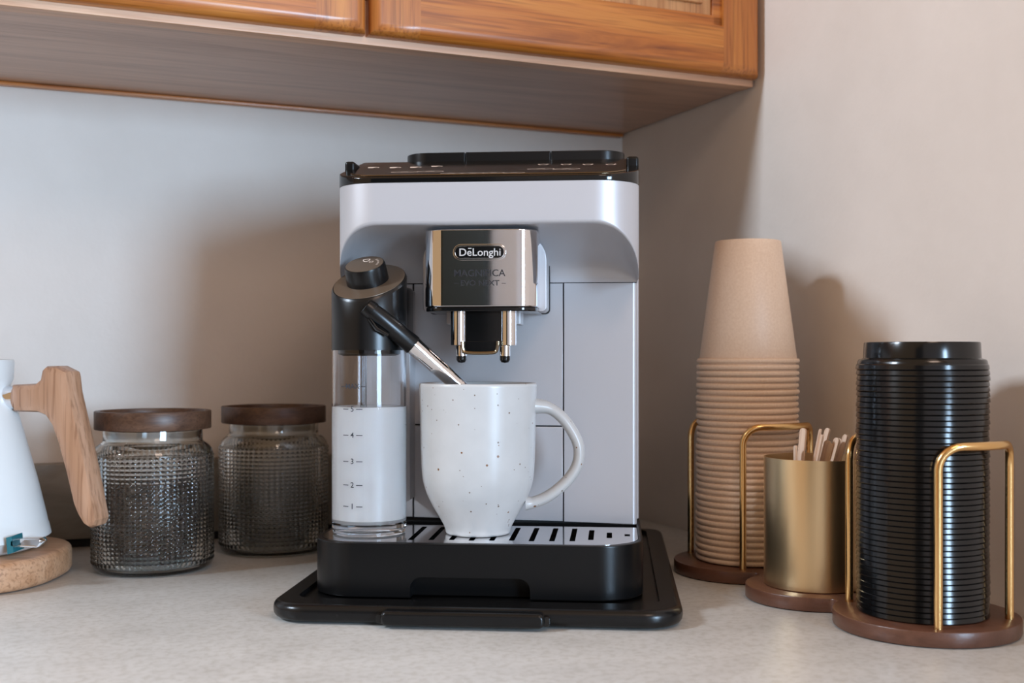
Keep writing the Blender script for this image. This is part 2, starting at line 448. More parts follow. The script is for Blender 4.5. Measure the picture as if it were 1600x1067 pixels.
# slightly bowed front
base_out = [(x, y - (0.004*(1-((x+0.0055)/0.132)**2) if y < 0.06 else 0)) for x, y in base_out]
bm = prism(base_out, 0.0005, BT, 0.0015, 2)
nx0, nz1 = ml(640, 902, -0.003); nx1, _ = ml(828, 902, -0.003)
cut = swap_yz(prism(rrect(nx0, nx1, -0.02, nz1, (0.001, 0.001, 0.009, 0.009), 8), -0.03, 0.012))
me = boolean(bm, cut, 40)
# well for the plate
me_b = bmesh.new(); me_b.from_mesh(me); bpy.data.meshes.remove(me)
def inset_outline(d, y1):
    o_ = rrect(bx0+d, bx1-d, d, y1, (0.036-d*0.6, 0.036-d*0.6, 0.001, 0.001), 10)
    return [(x, y - (0.004*(1-((x+0.0055)/0.132)**2) if y < 0.06 else 0)) for x, y in o_]
me = boolean(me_b, prism(inset_outline(0.0035, 0.1155), BT-0.012, BT+0.02), 40)
obj('drip_tray', me, 'black_satin', mach)
# --- drip plate with slots
plate = prism(inset_outline(0.0040, 0.096), BT-0.0015, BT+0.0002)
cuts = bmesh.new()
slot_px = [(641, 844), (673, 844), (705, 844), (736, 845), (768, 845), (799, 845), (830, 846), (862, 846), (894, 846), (923, 844), (952, 841), (980, 835)]
for i, (px, py) in enumerate(slot_px):
    D = (H-ZB-BT)*F/(py-HZ); X = (px-800)/F*D
    lx = (X-O.x)*cos(T) - (D-O.y)*sin(T); ly = (X-O.x)*sin(T) + (D-O.y)*cos(T)
    y_end = 0.086 if i < 9 else (0.078, 0.066, 0.048)[i-9]
    merge(cuts, prism(rrect(lx-0.0022, lx+0.0022, ly, y_end, 0.001, 3), BT-0.01, BT+0.01))
me = boolean(plate, cuts, 30)
obj('drip_plate', me, 'polished_steel', mach)
obj('tray_well', prism(inset_outline(0.0042, 0.113), BT-0.0115, BT-0.0095), 'black_gloss', mach)

# --- lower body behind the panels
PY = 0.118; W = 0.1242
zs = ml(760, 442, PY)[1]       # height of the seam under the head
obj('chassis', prism(rrect(-W+0.0015, W-0.0012, PY+0.003, 0.345, (0.004, 0.004, 0.02, 0.02), 5), 0.001, 0.325, 0), 'black_gap', mach)
obj('rear_shell', prism(rrect(-W, W+0.001, PY+0.012, 0.35, (0.003, 0.003, 0.03, 0.03), 5), 0.046, 0.325, 0.001), 'silver_paint', mach)
obj('rear_foot', prism(rrect(-0.1255, 0.1255, 0.150, 0.352, (0.004, 0.004, 0.03, 0.03), 5), 0.0005, 0.05, 0.002), 'black_satin', mach)
def panel(pts, name, right_round=False):
    p = swap_yz(prism(pts, PY, PY+0.006, 0.0007, 2))
    return obj(name, mesh_of(p, 40), 'silver_paint', mach)
def P2(px, py): return ml(px, py, PY)
g = 0.0006
xa = P2(646, 600)[0]; xb = P2(880.5, 600)[0]; xr = W-0.0008; xl = -W
zA = zs - 0.0006
zm0 = P2(645, 663.5)[1]; zm1 = P2(880, 666)[1]
zb0 = P2(645, 808)[1]; zb1 = P2(880, 814.5)[1]; zb2 = P2(1000, 819)[1]
panel([(xa+g, zm0+g), (xb-g, zm1+g), (xb-g, zA), (xa+g, zA)], 'service_door')
panel([(xa+g, zb0), (xb-g, zb1), (xb-g, zm1-g), (xa+g, zm0-g)], 'grounds_door')
panel([(xl, zb0+0.001), (xa-g, zb0), (xa-g, zA), (xl, zA)], 'side_panel')
rp = swap_yz(prism([(xb+g, zb1), (xr, zb2), (xr, zA), (xb+g, zA)], PY, PY+0.012))
bmesh.ops.bevel(rp, geom=[e for e in rp.edges if all(abs(v_.co.x-xr) < 1e-6 and abs(v_.co.y-PY) < 1e-6 for v_ in e.verts)], offset=0.004, segments=4, profile=0.5, affect='EDGES')
obj('tank_panel', mesh_of(rp, 40), 'silver_paint', mach)

# --- head with the coved underside
YF = 0.025; RC = 0.036; ZT = ml(765, 283, YF)[1]; ze0 = ml(765, 350, YF)[1]
cx0, cx1 = -W-0.0005, W-0.0005
front = rrect(cx0, cx1, YF, 0.345, (RC, RC, 0.03, 0.03), 14)
nf = 15
left = front[:nf]; rest = front[nf:nf+15]; back = front[nf+15:]
mid = [(left[-1][0] + (rest[0][0]-left[-1][0])*k/24, YF) for k in range(1, 24)]
contour = [(cx0, 0.20)] + left + mid + rest + [(cx1, 0.20)]
def edge_z(x):
    xc = W-0.040; a = abs(x+0.0005)
    if a <= xc: return ze0
    t = min(1.0, (a-xc)/(W-xc)); return zs + (ze0-zs)*sqrt(max(0, 1-t**2.4))
bm = bmesh.new(); cols = []
for (x, y) in contour:
    ez = edge_z(x); L = ez-zs; rho = 0.0035*min(1.0, L/0.012)
    col = []
    for k in range(5): col.append((x, y, ZT + (ez+rho-ZT)*k/4))
    depth = max(0.0, PY-0.0005-(y+rho))
    if y > PY: depth = 0; rho = 0
    for k in range(1, 6):
        t = 0.5*pi*k/5; col.append((x, y+rho*(1-cos(t)), ez+rho*(1-sin(t))))
    for k in range(1, 19):
        t = 0.5*pi*k/18; col.append((x, y+rho+depth*sin(t), ez - L*(1-cos(t))))
    cols.append([bm.verts.new(c_) for c_ in col])
for a_, b_ in zip(cols, cols[1:]):
    for k in range(len(a_)-1): bm.faces.new((a_[k], b_[k], b_[k+1], a_[k+1]))
me = bpy.data.meshes.new('head'); bm.to_mesh(me); bm.free(); finish(me, 60)
obj('head_shell', me, 'silver_paint', mach)
# --- black top with the control panel
SL = 0.265
def top_z(x, y): return ZT+0.0045 + SL*(max(y, YF)-YF)
top_out = rrect(cx0-0.0004, cx1+0.0004, YF-0.0006, 0.150, (RC, RC, 0.004, 0.004), 14)
obj('top_cover', mesh_of(prism(top_out, ZT-0.0005, 0, 0.0012, 2, top=top_z), 40), 'black_gloss', mach)
gl = rrect(cx0+0.010, cx1-0.010, YF+0.006, 0.140, (0.026, 0.026, 0.003, 0.003), 14)
nb = prism(gl, 0, 0, 0, 2, top=lambda x, y: top_z(x, y)+0.0007)
for v_ in nb.verts:
    if v_.co.z == 0: v_.co.z = top_z(v_.co.x, v_.co.y)-0.001
cpn = obj('control_panel', mesh_of(nb, 40), 'black_gloss', mach)
trm = tube([(x, y, top_z(x, y)+0.0004) for x, y in gl if y < 0.05], 0.0006, 6)
obj('panel_trim', mesh_of(trm), 'bronze_trim', cpn)
obj('rear_deck', prism(rrect(cx0, cx1, 0.148, 0.345, (0.002, 0.002, 0.03, 0.03), 6), ZT-0.001, top_z(0, 0.148), 0.002), 'black_satin', mach)
def lidx(px): return ml(px, 245, 0.165)[0]
zl = ml(800, 238, 0.165)[1]
for (a_, b_, rr) in ((632, 727.5, (0.022, 0.0008, 0.0008, 0.02)), (728.5, 860.5, 0.0008), (861.5, 976, (0.0008, 0.022, 0.02, 0.0008))):
    obj('hopper_lid', mesh_of(prism(rrect(lidx(a_), lidx(b_), 0.160, 0.32, rr, 8), top_z(0, 0.14), zl, 0.003, 3), 40), 'black_soft', mach)
for (px, py, ww) in ((988, 251, 0.0052), (553, 259, 0.0045)):
    x_, z_ = ml(px, py, 0.105)
    obj('corner_rest', mesh_of(box(x_-ww, x_+ww, 0.088, 0.13, z_-0.012, z_+0.0012, 0.0025, 3)), 'black_satin', mach)
# icons printed on the control panel
def on_top(px, py):            # plan point on the sloping control panel seen at a pixel
    lo, hi = YF, 0.15
    for _ in range(40):
        my = 0.5*(lo+hi); x_, z_ = ml(px, py, my)
        if z_ > top_z(x_, my)+0.0008: lo, hi = my, hi
        else: lo, hi = lo, my
        # ray rises slower than the slope: above the surface near the front
    return x_, my
def icon_mesh(kind, s):
    b_ = bmesh.new()
    def poly(pts): b_.faces.new([b_.verts.new((x, y, 0)) for x, y in pts])
    def strip(pts, w, closed=True):
        n_ = len(pts); 
        for i in range(n_ if closed else n_-1):
            p, q_ = Vector(pts[i]), Vector(pts[(i+1) % n_]); d = (q_-p).normalized(); nn = Vector((-d.y, d.x))*w*0.5
            poly([tuple(p+nn), tuple(p-nn), tuple(q_-nn), tuple(q_+nn)])
    if kind == 'cup':
        poly([(-s*0.55, -s), (s*0.35, -s), (s*0.8, s), (-s*0.9, s)])
        strip([(s*0.8, s*0.6), (s*1.3, s*0.4), (s*1.2, -s*0.3), (s*0.6, -s*0.3)], s*0.25, False)
    elif kind == 'cup_line':
        strip([(-s*0.55, -s), (s*0.45, -s), (s*0.9, s*0.8), (-s, s*0.8)], s*0.24)
    else:
        strip([(s*1.9*cos(2*pi*k/16), s*0.8*sin(2*pi*k/16)) for k in range(16)], s*0.14)
        strip([(-s*0.6, 0), (-s*0.1, s*0.15), (s*0.6, 0)], s*0.22, False)
    return mesh_of(b_, 0, False)
def icon(kind, px, py, s):
    x_, y_ = on_top(px, py)
    o = obj('panel_icon', icon_mesh(kind, s), 'icon_print', cpn)
    o.location = (x_, y_, top_z(x_, y_)+0.0009); o.rotation_euler = (math.atan(SL), 0, 0)
for px, py in ((581, 262), (615, 262), (647, 261.5), (680, 260)): icon('cup', px, py, 0.0046)
for px, py in ((849, 257), (885, 257), (919, 257), (955, 257)): icon('cup_line', px, py, 0.0046)
for px, py in ((632, 269), (672, 268), (845, 264), (885, 264)): icon('oval', px, py, 0.0058)
for px, py in ((705, 271), (739, 270.5), (771, 270), (803, 270)): icon('oval', px, py, 0.0046)

# --- chrome spout head
SY = 0.030
s0 = ml(666, 420, SY+0.02)[0]; s1 = ml(841, 420, SY+0.02)[0]; z1 = ml(750, 357.5, SY)[1]; z0 = ml(750, 479, SY)[1]; z00 = ml(750, 486, SY)[1]
sp = obj('spout_head', mesh_of(prism(rrect(s0, s1, SY, PY-0.002, (0.017, 0.017, 0.001, 0.001), 12), z0, z1, 0.0012, 2), 50), 'chrome', mach)
obj('spout_underside', mesh_of(prism(rrect(s0+0.0006, s1-0.0006, SY+0.0008, PY-0.004, (0.0165, 0.0165, 0.001, 0.001), 12), z00, z0-0.0001, 0.0008, 2), 50), 'black_gloss', sp)
c0 = ml(661, 430, 0.075)[0]; c1 = ml(854, 430, 0.075)[0]
cz0 = ml(760, 487, 0.075)[1]; cz1 = ml(760, 366, 0.075)[1]
obj('spout_guide', mesh_of(swap_yz(prism(rrect(c0, c1, cz0, cz1, (0.004, 0.004, 0.022, 0.022), 8), 0.074, PY, 0.001, 2)), 40), 'silver_paint', sp)
obj('guide_gap', mesh_of(swap_yz(prism(rrect(c0-0.0007, c1+0.0007, cz0-0.0007, cz1+0.0007, (0.004, 0.004, 0.022, 0.022), 8), 0.112, PY, 0, 2)), 40), 'black_gap', sp)
ty = 0.052
for px in (717, 794):
    x_, _ = ml(px, 500, ty); zt_ = z00+0.001; zc = ml(px, 540, ty)[1]; zd = ml(px, 556, ty)[1]; zf = ml(px, 566, ty)[1]
    xt = ml(px+(4 if px < 750 else -5), 560, ty)[0]
    t_ = obj('spout_tube', mesh_of(lathe([(0, zt_), (0.0068, zt_), (0.0068, zc+0.0005), (0.0062, zc), (0, zc)], 24), 40), 'chrome', sp); t_.location = (x_, ty, 0)
    n_ = obj('nozzle', mesh_of(lathe([(0, zc+0.001), (0.0044, zc+0.001), (0.0044, zd), (0, zd)], 20), 40), 'chrome', t_); n_.location = (xt-x_, 0, 0)
    k_ = obj('nozzle_tip', mesh_of(lathe([(0, zd+0.0005), (0.0042, zd+0.0005), (0.0042, zf+0.002), (0.003, zf), (0, zf-0.0006)], 20), 60), 'black_gloss', t_); k_.location = (xt-x_, 0, 0)
xl_ = ml(727, 500, ty)[0]; xr_ = ml(783, 500, ty)[0]
obj('spout_core', box(xl_, xr_, ty-0.003, ty+0.02, ml(750, 541, ty)[1], z00+0.001, 0.0008), 'black_gloss', sp)
for px in (704, 808):
    x_ = ml(px, 500, 0.07)[0]
    obj('spout_rail', box(x_-0.003, x_+0.003, 0.066, 0.10, ml(px, 507, 0.07)[1], z00+0.002, 0.001), 'silver_paint', sp)
q = [ml(723, 533, ty-0.004), ml(724, 545, ty-0.004), ml(731, 551, ty-0.004), ml(770, 551, ty-0.004), ml(777, 545, ty-0.004), ml(778, 533, ty-0.004)]
obj('spout_grip', mesh_of(tube(smooth_path([(a_, ty-0.006, b_) for a_, b_ in q], 4), 0.0014, 8)), 'bronze_trim', sp)
q2 = swap_yz(prism(rrect(ml(724, 0, ty)[0], ml(777, 0, ty)[0], ml(750, 550, ty)[1], ml(750, 533, ty)[1], (0.004, 0.004, 0.001, 0.001), 5), ty-0.004, ty+0.003, 0.0004))
obj('spout_lip', q2, 'black_gloss', sp)
# badge and lettering
bxl, bz0 = ml(708, 407, SY); bxr, bz1 = ml(791, 381, SY)
rb = (bz1-bz0)/2-0.0001
bd = obj('badge', mesh_of(swap_yz(prism(rrect(bxl, bxr, bz0, bz1, rb, 8), SY-0.0012, SY+0.0005, 0.0005, 2)), 40), 'chrome', sp)
obj('badge_field', mesh_of(swap_yz(prism(rrect(bxl+0.0017, bxr-0.0017, bz0+0.0017, bz1-0.0017, rb-0.0018, 8), SY-0.0015, SY))), 'black_gloss', bd)
obj('badge_rim', mesh_of(tube([(x_, SY-0.0014, z_) for x_, z_ in rrect(bxl+0.0016, bxr-0.0016, bz0+0.0016, bz1-0.0016, rb-0.0017, 8)] +
                             [(bxl+0.0016, SY-0.0014, bz0+0.0016+rb-0.0017)], 0.0004, 6)), 'chrome', bd)
def lettering(parent, s, px, py, wpx, size, y, mat, offset=0.0, extrude=0.0001):
    x_, z_ = ml(px, py, y)
    b_ = text_bm(s, size, extrude, offset, width=wpx*0.92/F)
    WN[0] = False; o = obj('lettering', mesh_of(b_, 0), mat, parent); WN[0] = True; o.location = (x_, y, z_); return o
lettering(bd, 'DeLonghi', 750, 394.5, 65, 0.0085, SY-0.0019, 'badge_silver', 0.00006, 0.0004)
x_, z_ = ml(734.6, 388.4, SY)
obj('macron', box(x_-0.0014, x_+0.0014, SY-0.0023, SY-0.0015, z_-0.0003, z_+0.0003), 'badge_silver', bd)
lettering(sp, 'MAGNIFICA', 749.5, 427, 81, 0.0078, SY-0.0003, 'ink', 0.00005)
lettering(sp, 'EVO NEXT', 750, 442.5, 61, 0.0062, SY-0.0003, 'ink', 0.00005)
for px in (713, 787):
    x_, z_ = ml(px, 442.5, SY)
    obj('dash', box(x_-0.0017, x_+0.0017, SY-0.0004, SY, z_-0.0002, z_+0.0002), 'ink', sp)
# guide strip beside the carafe
x_, zz0 = ml(637.5, 782, 0.095); _, zz1 = ml(637.5, 452, 0.095)
obj('carafe_guide', mesh_of(swap_yz(prism(rrect(x_-0.002, x_+0.0022, zz0, zz1, 0.0018, 4), 0.092, PY+0.001, 0.0004))), 'silver_paint', mach)

# ------------------------------------------------------------------ milk carafe
WN[0] = False
CY = 0.047
ccx = ml(577, 700, CY)[0]
CZ = ZB+BT+0.0004
car = empty('milk_carafe', mw(ccx, CY, 0) * 1, -T); car.location.z = CZ
tag(car, 'clear milk carafe with black frother head and angled chrome spout, beside the white mug', 'carafe')
def cz(py, yy=CY-0.03): return ml(577, py, yy)[1]+ZB-CZ      # carafe height of an image row on its front
R = 0.0306; zneck = cz(545); zbase = cz(822)
prof = [(0, 0.0), (R-0.003, 0.0), (R-0.001, 0.0008), (R-0.001, 0.004), (R, 0.005), (R, zneck), (R-0.0018, zneck), (R-0.0018, zbase+0.003), (R-0.006, zbase), (0, zbase)]
obj('container', mesh_of(lathe(prof, 72), 40), 'clear_plastic', car)
zmilk = cz(637)
mk = obj('milk', mesh_of(lathe([(0, zbase-0.0003), (R-0.006, zbase-0.0003), (R-0.0015, zbase+0.003), (R-0.0015, zmilk), (R-0.003, zmilk-0.0003), (0, zmilk-0.0004)], 72), 40), 'milk', car)
mk['label'] = 'white milk filling the carafe to the five mark'
HR = 0.0309; zc_ = cz(440, CY)
def cut_z(x, y): return zc_ + 0.53*y + 0.10*x
bm = bmesh.new(); rings = []
for lev in range(5):
    ring = []
    for k in range(64):
        a = 2*pi*k/64; rr = HR*(0.965 if lev == 4 else 1.0)
        x_, y_ = rr*cos(a), rr*sin(a)
        zz = [zneck-0.001, zneck, zneck+0.02, cut_z(x_, y_)-0.0022, cut_z(x_, y_)][lev]
        ring.append(bm.verts.new((x_, y_, zz)))
    rings.append(ring)
for a_, b_ in zip(rings, rings[1:]):
    for k in range(64): bm.faces.new((a_[k], a_[(k+1) % 64], b_[(k+1) % 64], b_[k]))
bm.faces.new(rings[0][::-1]); bm.faces.new(rings[-1])
hdo = obj('frother_head', mesh_of(bm, 25), 'black_soft', car)
nrm = Vector((-0.10, -0.53, 1)).normalized()
rot = nrm.to_track_quat('Z', 'Y').to_matrix().to_4x4()
pl = lathe([(0, 0), (HR*0.99, 0), (HR*0.99, 0.0004), (0, 0.0004)], 64)
for v_ in pl.verts:
    v_.co = Vector((v_.co.x*0.955, v_.co.y*0.955, cut_z(v_.co.x*0.955, v_.co.y*0.955)+v_.co.z+0.0001))
obj('head_plate', mesh_of(pl, 40), 'dial_face', hdo)
dl = bmesh.new()
prof = [(0, 0.0), (0.0176, 0.0), (0.0170, 0.0125), (0.0163, 0.0147), (0, 0.0147)]
lathe(prof, 48, bm=dl)
dial = obj('dial', mesh_of(dl, 30), 'black_soft', hdo)
dm = Matrix.Translation((-0.0015, 0.001, cut_z(-0.0015, 0.001)+0.0005)) @ rot
dial.matrix_local = dm
df = obj('dial_face', mesh_of(lathe([(0, 0), (0.0156, 0), (0.0156, 0.0004), (0, 0.0004)], 48), 30), 'dial_face', hdo)
df.matrix_local = dm @ Matrix.Translation((0, 0, 0.0147))
def print_bm(b_, name, scale, off, ang):
    o = obj(name, b_, 'icon_print', df)
    o.matrix_local = Matrix.Translation((off[0], off[1], 0.00045)) @ Matrix.Rotation(ang, 4, 'Z')
    return o
# cup outlines printed on the dial
def cup_outline(s):
    b_ = bmesh.new()
    pts = [(-s, s*0.7), (-s*0.9, -s*0.3), (-s*0.4, -s), (s*0.4, -s), (s*0.9, -s*0.3), (s, s*0.7)]
    for i in range(6):
        p, q_ = Vector(pts[i]), Vector(pts[(i+1) % 6]); d = (q_-p).normalized(); nn = Vector((-d.y, d.x))*s*0.14
        b_.faces.new([b_.verts.new((*w_, 0)) for w_ in (p+nn, p-nn, q_-nn, q_+nn)])
    return mesh_of(b_, 0, False)
dx3 = (dm.to_3x3() @ Vector((1, 0, 0)))
a0 = math.atan2(dx3.y, dx3.x)
def place(u, w_):              # dial coordinates as seen: u to the right, w up the face
    c_, s_2 = cos(-a0), sin(-a0); return (u*c_-w_*s_2, u*s_2+w_*c_)
print_bm(cup_outline(0.0028), 'cup_mark', 1, place(0.0005, 0.0075), -a0)
print_bm(cup_outline(0.0016), 'cup_mark', 1, place(0.0052, 0.0030), -a0)
tb = text_bm('MILK', 0.0030, 0, 0.00005)
for v_ in tb.verts: v_.co = Vector((v_.co.x, v_.co.z, 0))
tb.free()
for k in range(6):
    a = -0.55+0.19*k
    b_ = bmesh.new()
    for (u0, u1, w0, w1) in ((-0.0006, 0.0006, -0.0007, -0.0003), (-0.0006, 0.0006, 0.0003, 0.0007), (-0.0006, -0.0002, -0.0007, 0.0007)):
        b_.faces.new([b_.verts.new((x_, y_, 0)) for x_, y_ in ((u0, w0), (u1, w0), (u1, w1), (u0, w1))])
    u, w_ = 0.0115*cos(a+0.25), 0.0115*sin(a+0.25)
    print_bm(mesh_of(b_, 0, False), 'dial_lettering', 1, place(u, w_), a+0.25-pi/2-a0)
# connector behind the head, scoop, spout
def cl(px, py, y0):            # pixel on machine-y plane -> carafe frame
    x_, z_ = ml(px, py, y0); return Vector((x_-ccx, y0-CY, z_+ZB-CZ))
p = cl(622, 446, 0.06); p2 = cl(634, 545, 0.06)
obj('side_connector', mesh_of(box(p.x-0.008, p2.x, p.y-0.004, p.y+0.040, p2.z, p.z, 0.004, 3)), 'black_soft', hdo)
pa, pb, pc = cl(577, 483, 0.020), cl(646, 540, 0.030), cl(727, 611, 0.046)
d = (pb-pa).normalized()
st = obj('spout_sleeve', mesh_of(tube([pa-d*0.004, pa-d*0.0035, pa, pa+d*0.003, pa+d*0.0031, pb-d*0.0006, pb], [0.0058, 0.0072, 0.0080, 0.0081, 0.0077, 0.0081, 0.0077], 24), 35), 'black_soft', hdo)
d2 = (pc-pb).normalized()
obj('milk_spout', mesh_of(tube([pb-d2*0.001, pb+d2*0.012, pb+d2*0.0121, pc], [0.0074, 0.0073, 0.0071, 0.0062], 24), 35), 'chrome', car)
sc = cl(590, 512, 0.014)
obj('sleeve_collar', mesh_of(tube([sc+Vector((-0.007, 0.002, 0.007)), sc+Vector((-0.001, 0.001, -0.001)), sc+Vector((0.008, 0.003, -0.006))], [0.0016, 0.0019, 0.0012], 10)), 'black_gloss', hdo)
# inner fittings under the head, intake pipe
obj('inner_seal', mesh_of(lathe([(0, zneck-0.0004), (R-0.005, zneck-0.0004), (R-0.005, zneck-0.004), (R-0.009, zneck-0.0055), (0, zneck-0.0055)], 32), 30), 'black_soft', hdo)
ip = obj('intake_pipe', mesh_of(lathe([(0.0022, zneck-0.005), (0.0028, zneck-0.005), (0.0028, zmilk-0.004), (0.0022, zmilk-0.004)], 16, closed=True), 40), 'clear_plastic', hdo); ip.location = (-0.004, -0.004, 0)
# level marks wrapped round the container
def wrap(b_, x0, z0):
    for v_ in b_.verts:
        a = (v_.co.x+x0)/R; rr = R+0.0002-v_.co.y
        v_.co = Vector((rr*sin(a), -rr*cos(a), v_.co.z+z0))
    return b_
x562 = (562-577)*0.91/F
for s, py in (('MAX', 604), ('5', 639.5), ('4', 680.5), ('3', 721.5), ('2', 758.5), ('1', 792)):
    zz = cz(py); wide = s == 'MAX'
    b_ = text_bm(s, 0.0062 if not wide else 0.0058, 0.00002, 0.00006)
    o = obj('level_mark', mesh_of(wrap(b_, x562, zz), 0), 'ink_grey', car)
    for sg in (-1, 1):
        u0 = x562 + sg*(0.0058 if wide else 0.0034); u1 = u0 + sg*0.0052
        bb = bmesh.new(); n_ = 4
        vs = [(u0+(u1-u0)*k/n_) for k in range(n_+1)]
        lo = [bb.verts.new((x_, 0, -0.0003)) for x_ in vs]; hi = [bb.verts.new((x_, 0, 0.0003)) for x_ in vs]
        for k in range(n_): bb.faces.new((lo[k], lo[k+1], hi[k+1], hi[k]))
        obj('dash', mesh_of(wrap(bb, 0, zz), 0), 'ink_grey', o)

# ------------------------------------------------------------------ mug
MZ = ZB+BT+0.0006
mug = empty('mug', (-0.0280, 0.950, MZ))
tag(mug, 'white speckled stoneware mug with a big handle, standing on the drip plate', 'mug')
out_ = [(0.0, 0.0012), (0.021, 0.0012), (0.0225, 0.0), (0.0258, 0.0), (0.0268, 0.0014), (0.0272, 0.004), (0.0292, 0.0085), (0.0338, 0.0165), (0.0372, 0.0222), (0.0402, 0.0280), (0.0428, 0.0340), (0.0452, 0.0420), (0.0463, 0.050), (0.0469, 0.060), (0.0473, 0.075), (0.0477, 0.095), (0.0483, 0.115), (0.0485, 0.1215), (0.0480, 0.1230), (0.0470, 0.1234), (0.0458, 0.1225), (0.0452, 0.119), (0.0448, 0.095), (0.0440, 0.060), (0.0425, 0.044), (0.0375, 0.028), (0.030, 0.0145), (0.020, 0.007), (0, 0.005)]
sm = [(p_.x, p_.y) for p_ in smooth_path([(a_, b_, 0) for a_, b_ in out_[4:18]], 3)]
obj('body', mesh_of(lathe(out_[:4] + [(a_, b_) for a_, b_ in sm] + out_[18:], 72), 60), 'speckled_glaze', mug)
hp = [(836, 634), (856, 637), (876, 650), (893, 672), (904, 697), (903, 723), (891, 745), (872, 764), (851, 778), (832, 785), (821, 786)]
pts = [ray(a_, b_, 0.950) - Vector((-0.0280, 0.950, MZ)) for a_, b_ in hp]
pts[0].x -= 0.002
pp = smooth_path(pts, 5); nn = len(pp)
rad = [0.0050 + 0.0024*max(0, 1-i/6.0) + 0.0015*max(0, 1-(nn-1-i)/5.0) for i in range(nn)]
obj('handle', mesh_of(tube(pp, rad, 20, flat=(0.95, 1.45, (0, 0, 1))), 60), 'speckled_glaze', mug)

# ------------------------------------------------------------------ glass jars
JR = 0.0553; JH = 0.133
NC, NR, SUB = 68, 26, 6
def jar_mesh():
    zlo, zhi = 0.0075, 0.1085
    nz = NR*SUB
    prof = [(0, 0.003), (0.040, 0.003), (0.044, 0.0), (0.050, 0.0005), (0.0538, 0.003), (JR, 0.0065)]
    prof += [(JR, zlo+(zhi-zlo)*k/nz) for k in range(nz+1)]
    prof += [(JR-0.0003, 0.1100), (JR-0.0014, 0.1130), (JR-0.0036, 0.1162), (JR-0.0066, 0.1186), (0.0462, 0.1205), (0.0455, 0.1225), (0.0455, 0.1330), (0.0428, 0.1330), (0.0428, 0.1210),
             (0.0455, 0.1180), (JR-0.0055, 0.1140), (JR-0.0036, 0.1085), (JR-0.0034, 0.0095), (0.0500, 0.0068), (0.044, 0.006), (0, 0.006)]
    def mod(r, z, a):
        if abs(r-JR) > 1e-6 or not (zlo <= z <= zhi): return r
        u = (a/(2*pi)*NC) % 1.0; w = ((z-zlo)/(zhi-zlo)*NR) % 1.0
        return r + 0.00110*(abs(sin(pi*u))*abs(sin(pi*w)))**0.75
    return mesh_of(lathe(prof, NC*SUB, mod=mod), 50)
jm = jar_mesh()
lidp = [(0, 0.131), (0.0420, 0.131), (0.0425, 0.1325), (0.0529, 0.1325), (0.0534, 0.1332), (0.0534, 0.1488), (0.0529, 0.1495), (0.0485, 0.1495), (0.0480, 0.1485), (0.0476, 0.1458), (0, 0.1456)]
lm = mesh_of(lathe(lidp, 72), 40)
def jar(x, y, label):
    e = empty('glass_jar', (x, y, 0.0003), 0.4)
    tag(e, label, 'jar', 'glass jars with dark wooden lids')
    obj('glass', jm, 'jar_glass', e); obj('lid', lm, 'walnut', e)
    s = obj('seal_ring', mesh_of(lathe([(0.0424, 0.1245), (0.0427, 0.1245), (0.0427, 0.1300), (0.0424, 0.1300)], 48, closed=True), 40), 'clear_plastic', e)
    return e
jar(-0.341, 1.095, 'ribbed glass jar of coffee beans with dark wooden lid, next to the kettle handle')
jar(-0.248, 1.200, 'ribbed empty glass jar with dark wooden lid, standing back in the shade by the machine')
# beans
bb = bmesh.new(); bmesh.ops.create_icosphere(bb, subdivisions=1, radius=1.0)
for v_ in bb.verts:
    v_.co = Vector((v_.co.x*0.0052, v_.co.y*0.0036, v_.co.z*0.0027 * (0.75 if v_.co.z < 0 else 1)))
bv = [v_.co.copy() for v_ in bb.verts]; bf = [[v_.index for v_ in f.verts] for f in bb.faces]; bb.free()
VV, FF = [], []
def bean(c_):
    m_ = Matrix.Rotation(random.uniform(0, 6.28), 3, Vector((random.gauss(0, 1), random.gauss(0, 1), random.gauss(0, 1))).normalized())
    o_ = len(VV); VV.extend([m_ @ q_ + c_ for q_ in bv]); FF.extend([[i+o_ for i in f] for f in bf])
for _ in range(1450):
    a = random.uniform(0, 2*pi); r = 0.0455*sqrt(random.uniform(0.45, 1.0)); z = random.uniform(0.0125, 0.082)
    bean(Vector((r*cos(a), r*sin(a), z)))
for _ in range(260):
    a = random.uniform(0, 2*pi); r = 0.045*sqrt(random.uniform(0, 1.0))
    bean(Vector((r*cos(a), r*sin(a), random.uniform(0.078, 0.086))))
me = bpy.data.meshes.new('beans'); me.from_pydata([tuple(q_) for q_ in VV], [], FF); me.shade_smooth()
be = obj('coffee_beans', me, 'coffee', None, (-0.341, 1.095, 0.0003))
tag(be, 'dark roasted coffee beans half filling the front glass jar', 'coffee beans', kind='stuff')

